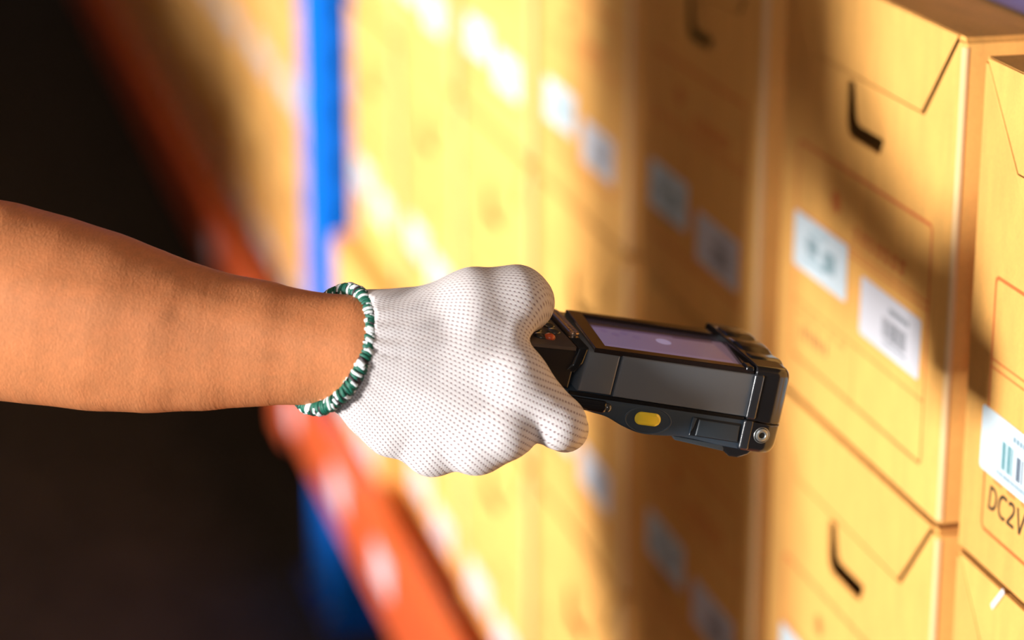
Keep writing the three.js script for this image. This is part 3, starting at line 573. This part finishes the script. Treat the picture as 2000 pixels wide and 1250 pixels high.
// ------------------------------------------------------------------ glove
{
  const dA = devAxes.a, dC = devAxes.c, dN = devAxes.n, mmf = 0.001 * DS;
  const prims = [
    // metacarpals and the heel of the hand
    [[735, 640, 0], [1005, 738, 36], 74, 60], [[735, 685, 6], [985, 835, 30], 76, 60], [[730, 715, 4], [930, 864, 8], 74, 60], [[715, 735, -10], [845, 870, -16], 66, 56], [[722, 800, -6], [760, 842, -8], 54, 50],
    // web between thumb and forefinger
    [[930, 640, 12], [985, 652, 10], 60, 50],
    // thumb, tip down on the keypad
    [[775, 640, -4], [925, 591, -2], 66, 62], [[925, 591, -2], [1008, 584, -20], 62, 60], [[1008, 584, -20], [1028, 592, -52], 59, 55],
    // forefinger
    [[1005, 738, 36], [1093, 826, 20], 60, 50], [[1093, 826, 20], [1104, 838, -60], 49, 43], [[1104, 838, -60], [1062, 832, -130], 42, 37],
    // middle, ring and little finger curling under the grip
    [[985, 835, 30], [1000, 842, -60], 58, 48], [[1000, 842, -60], [970, 815, -140], 47, 40],
    [[930, 864, 8], [942, 868, -80], 58, 48], [[942, 868, -80], [915, 835, -150], 47, 40],
    [[845, 872, -16], [858, 876, -90], 54, 44], [[858, 876, -90], [845, 845, -145], 43, 37],
  ].map(([a, b, ra, rb]) => [J(...a), J(...b), R(ra), R(rb)]);
  const sleeve = [[640, 684, 0], [790, 690, 0], 116, 96].map((v) => (Array.isArray(v) ? J(...v) : R(v)));
  const K1 = R(34);
  const gloveF = (x, y, z) => {
    const p = [x, y, z]; let d = 1e3;
    for (let i = 0; i < 9; i++) d = smin(d, cone(p, prims[i][0], prims[i][1], prims[i][2], prims[i][3], i < 5 ? 0.92 : 1), K1);
    d = smin(d, cone(p, sleeve[0], sleeve[1], sleeve[2], sleeve[3], 0.82), R(30));
    let f1 = 1e3, f2 = 1e3, f3 = 1e3, f4 = 1e3;
    for (let i = 9; i < 12; i++) f1 = smin(f1, cone(p, ...prims[i]), R(16));
    for (let i = 12; i < 14; i++) f2 = smin(f2, cone(p, ...prims[i]), R(16));
    for (let i = 14; i < 16; i++) f3 = smin(f3, cone(p, ...prims[i]), R(16));
    for (let i = 16; i < 18; i++) f4 = smin(f4, cone(p, ...prims[i]), R(16));
    d = smin(d, f1, R(24)); d = smin(d, f2, R(24)); d = smin(d, f3, R(24)); d = smin(d, f4, R(24));
    // soft gathers below the cuff, running towards the knuckles
    const gx = (x / K + 900), gy = (740 - y / K), a = Math.atan2(gy - 640, gx - 520), r = Math.hypot(gx - 520, gy - 640);
    d += R(2.2) * Math.sin(a * 46 + 2 * Math.sin(r * 0.02)) * Math.exp(-Math.pow((r - 240) / 110, 2)) * (a < 0.22 ? 1 : 0.35);
    // the scanner's own volume stays free
    const q = [x - devO.x, y - devO.y, z - devO.z], s = (q[0] * dA.x + q[1] * dA.y + q[2] * dA.z) / mmf, t = (q[0] * dC.x + q[1] * dC.y + q[2] * dC.z) / mmf, n = (q[0] * dN.x + q[1] * dN.y + q[2] * dN.z) / mmf;
    const bx = Math.max(Math.abs(s + 75) - 99.5, t - (3.3 + Math.min(0, (s + 104) * 0.033)), -45.4 - t + Math.max(0, Math.min(8, (-46 - s) * 0.24)), n - (t < -25.5 ? 3.3 : 0.8), -90.5 - n) * mmf;
    d = Math.max(d, -bx);
    // the opening at the cuff
    const cut = (x - RING.c[0]) * ringN[0] + (y - RING.c[1]) * ringN[1] + (z - RING.c[2]) * ringN[2];
    return Math.max(d, -cut - R(4));
  };
  const g = surfaceNets(gloveF, V(...J(540, 990, -230)), V(...J(1210, 470, 150)), 0.0017);
  const p = g.attributes.position, uv = new Float32Array(p.count * 2);
  for (let i = 0; i < p.count; i++) {
    const x = p.getX(i) / K + 900, y = 740 - p.getY(i) / K, z = p.getZ(i) / K;
    const a = Math.atan2(y - 520, x - 470), r = Math.hypot(x - 470, y - 520), s = Math.max(0, Math.min(1, (0.36 - a) / 0.22));
    uv[2 * i] = (a * 560 + s * (z - 70)) / 80; uv[2 * i + 1] = (r - (1 - s) * 0.9 * z) / 72;
  }
  g.setAttribute('uv', new THREE.BufferAttribute(uv, 2)); g.applyMatrix4(toPerson);
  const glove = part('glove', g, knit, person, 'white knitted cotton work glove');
  // cuff edging: a cord with wrapped stitches
  const cv = new THREE.CatmullRomCurve3(Array.from({ length: 48 }, (_, i) => V(...ringAt(i / 48 * Math.PI * 2))), true);
  const cord = new THREE.TubeGeometry(cv, 160, R(12), 12, true); cord.applyMatrix4(toPerson);
  const edging = part('cuff_edging', cord, std([0.006, 0.045, 0.032], 0.7), glove, 'dark green overlocked edge with white stitches');
  const lots = { green: [], white: [], dark: [] }, N = 112, fr = cv.computeFrenetFrames(N, true);
  for (let i = 0; i < N; i++) {
    const t = i / N, c = cv.getPointAt(t), q = rnd(), kind = q < 0.86 ? 'green' : 'dark';
    const m = new THREE.Matrix4().makeBasis(fr.normals[i], fr.binormals[i], fr.tangents[i]).setPosition(c);
    const wrap = (r, tube, arc) => { const h = new THREE.TorusGeometry(R(r), R(tube), 6, arc ? 9 : 14, arc || Math.PI * 2); h.scale(1, 1, 1.25); if (arc) h.rotateZ(rnd() * 6.28); h.rotateX((rnd() - 0.5) * 0.6 + 0.25); h.rotateY((rnd() - 0.5) * 0.5); return h.applyMatrix4(m).applyMatrix4(toPerson); };
    const th = wrap(12.2, 2.7 + rnd() * 1.3, 0);
    for (let w = 0; w < 2; w++) if (rnd() < 0.8) lots.white.push(wrap(13.2, 2.4 + rnd() * 1.6, 0.7 + rnd() * 1.3));
    if (rnd() < 0.5) lots.dark.push(wrap(13.2, 1.8 + rnd(), 0.5 + rnd()));
    lots[kind].push(th);
  }
  const cols = { green: [0.008, 0.13, 0.085], white: [0.80, 0.86, 0.88], dark: [0.03, 0.02, 0.025] };
  for (const k of Object.keys(lots)) { const m = part('stitches', merge(lots[k]), std(cols[k], 0.55), edging, `${k} wrapped stitches`); m.userData.kind = 'stuff'; }
}

// ------------------------------------------------------------------ lamps
{
  const housing = std([0.05, 0.05, 0.05], 0.5), L = LAMP;
  const t = thing('flood_lamp', 'low work flood lamp on a stand across the aisle', 'lamp', [L.at.x, FLOOR, L.at.z]);
  const head = new THREE.Group(); head.name = 'lamp_head'; head.position.set(0, L.at.y - FLOOR, 0); t.add(head);
  head.lookAt(L.aim); 
  part('housing', box(L.w + 0.08, L.h + 0.08, 0.1, 0, 0, -0.07, 0.02), housing, head);
  part('diffuser', box(L.w, L.h, 0.01, 0, 0, -0.012, 0.003), std([0.8, 0.8, 0.8], 0.6, { emissive: new THREE.Color(...L.color), emissiveIntensity: 6 }), head);
  part('stand_leg', box(0.05, 0.04, 0.5, 0.3, 0.02, 0, 0.01), housing, t); part('stand_leg', box(0.05, 0.04, 0.5, -0.3, 0.02, 0, 0.01), housing, t);
  for (const x of [-0.3, 0.3]) part('bracket', box(0.03, 0.42, 0.03, x, 0.22, -0.15, 0.006), housing, t);
  const light = new THREE.RectAreaLight(new THREE.Color(...L.color), L.power, L.w, L.h);
  light.position.copy(L.at); light.lookAt(L.aim); scene.add(light);
  // RectAreaLight shines along its own -z: lookAt on a light turns +z to the target only for non-cameras
  const dir = L.aim.clone().sub(L.at).normalize(); light.position.copy(L.at).addScaledVector(dir, 0.03);
  const P = PANEL, pt = thing('panel_lamp', 'soft panel lamp on a stand behind the viewpoint', 'lamp', [P.at.x, FLOOR, P.at.z]);
  const ph = new THREE.Group(); ph.name = 'lamp_head'; ph.position.set(0, P.at.y - FLOOR, 0); pt.add(ph); ph.lookAt(P.aim);
  part('housing', box(P.w + 0.05, P.h + 0.05, 0.05, 0, 0, -0.04, 0.012), housing, ph);
  part('diffuser', box(P.w, P.h, 0.008, 0, 0, -0.01, 0.002), std([0.8, 0.8, 0.8], 0.6, { emissive: new THREE.Color(...P.color), emissiveIntensity: 2 }), ph);
  { const pole = new THREE.CylinderGeometry(0.014, 0.018, P.at.y - FLOOR, 12); pole.translate(0, (P.at.y - FLOOR) / 2, 0); part('pole', pole, housing, pt).position.z = 0.06; }
  for (let i = 0; i < 3; i++) { const lg = new THREE.CylinderGeometry(0.011, 0.011, 0.6, 10); lg.rotateZ(1.05); lg.translate(0.26, 0.155, 0); lg.rotateY(i * 2.094); part('stand_leg', lg, housing, pt).position.z = 0.06; }
  const pl2 = new THREE.RectAreaLight(new THREE.Color(...P.color), P.power, P.w, P.h), pd = P.aim.clone().sub(P.at).normalize();
  pl2.position.copy(P.at).addScaledVector(pd, 0.02); pl2.lookAt(P.aim); scene.add(pl2);
  const S = SPOT, stt = thing('spot_lamp', 'spot lamp on a pole across the aisle', 'lamp', [S.at.x, FLOOR, S.at.z]), sd = S.aim.clone().sub(S.at).normalize();
  const sh2 = new THREE.Group(); sh2.name = 'lamp_head'; sh2.position.set(0, S.at.y - FLOOR, 0); stt.add(sh2); sh2.lookAt(S.aim);
  { const can = new THREE.LatheGeometry([[0, -0.2], [0.07, -0.2], [0.085, -0.17], [0.1, 0.02], [0.104, 0.02], [0.104, 0.0], [0.094, -0.02], [0, -0.02]].map(([a, b]) => new THREE.Vector2(a, b)), 32); can.rotateX(Math.PI / 2); part('housing', can, housing, sh2);
    const lens = new THREE.CylinderGeometry(0.092, 0.092, 0.006, 32); lens.rotateX(Math.PI / 2); part('lens', lens, std([0.8, 0.8, 0.8], 0.5, { emissive: new THREE.Color(...S.color), emissiveIntensity: 6 }), sh2);
    const pole = new THREE.CylinderGeometry(0.016, 0.02, S.at.y - FLOOR - 0.1, 12); pole.translate(0, (S.at.y - FLOOR - 0.1) / 2, 0); part('pole', pole, housing, stt); part('pole_base', new THREE.CylinderGeometry(0.2, 0.22, 0.03, 32).translate(0, 0.015, 0), housing, stt); }
  const spl = new THREE.SpotLight(new THREE.Color(...S.color), S.power, 0, S.angle, S.penumbra); spl.position.copy(S.at).addScaledVector(sd, 0.05); spl.target.position.copy(S.aim); spl.castShadow = true; spl.shadow.radius = 5; scene.add(spl); scene.add(spl.target);
  HIGHBAY.forEach(([x, y, z], i) => {
    const hb = thing('ceiling_lamp', ['warm high-bay lamp above the aisle near the scanner', 'warm high-bay lamp above the far part of the aisle', 'warm high-bay lamp behind the viewpoint'][i], 'ceiling lamp', [x, y, z]);
    const sh = new THREE.LatheGeometry([[0.03, 0.9], [0.03, 0.34], [0.1, 0.3], [0.24, 0.02], [0.25, 0], [0.23, 0.02], [0.09, 0.28], [0.0, 0.3]].map(([a, b]) => new THREE.Vector2(a, b)), 32);
    part('lamp_shade', sh, std([0.3, 0.3, 0.3], 0.5), hb);
    const bulb = new THREE.SphereGeometry(0.09, 20, 14); bulb.translate(0, 0.02, 0);
    part('bulb', bulb, std([0.8, 0.7, 0.6], 0.5, { emissive: new THREE.Color(...HIGHBAY_COLOR), emissiveIntensity: 6 }), hb);
    const pl = new THREE.PointLight(new THREE.Color(...HIGHBAY_COLOR), HIGHBAY_POWER); pl.position.set(x, y + 0.02, z); pl.castShadow = true; pl.shadow.radius = 4; scene.add(pl);
  });
}

renderer.render(scene, camera);
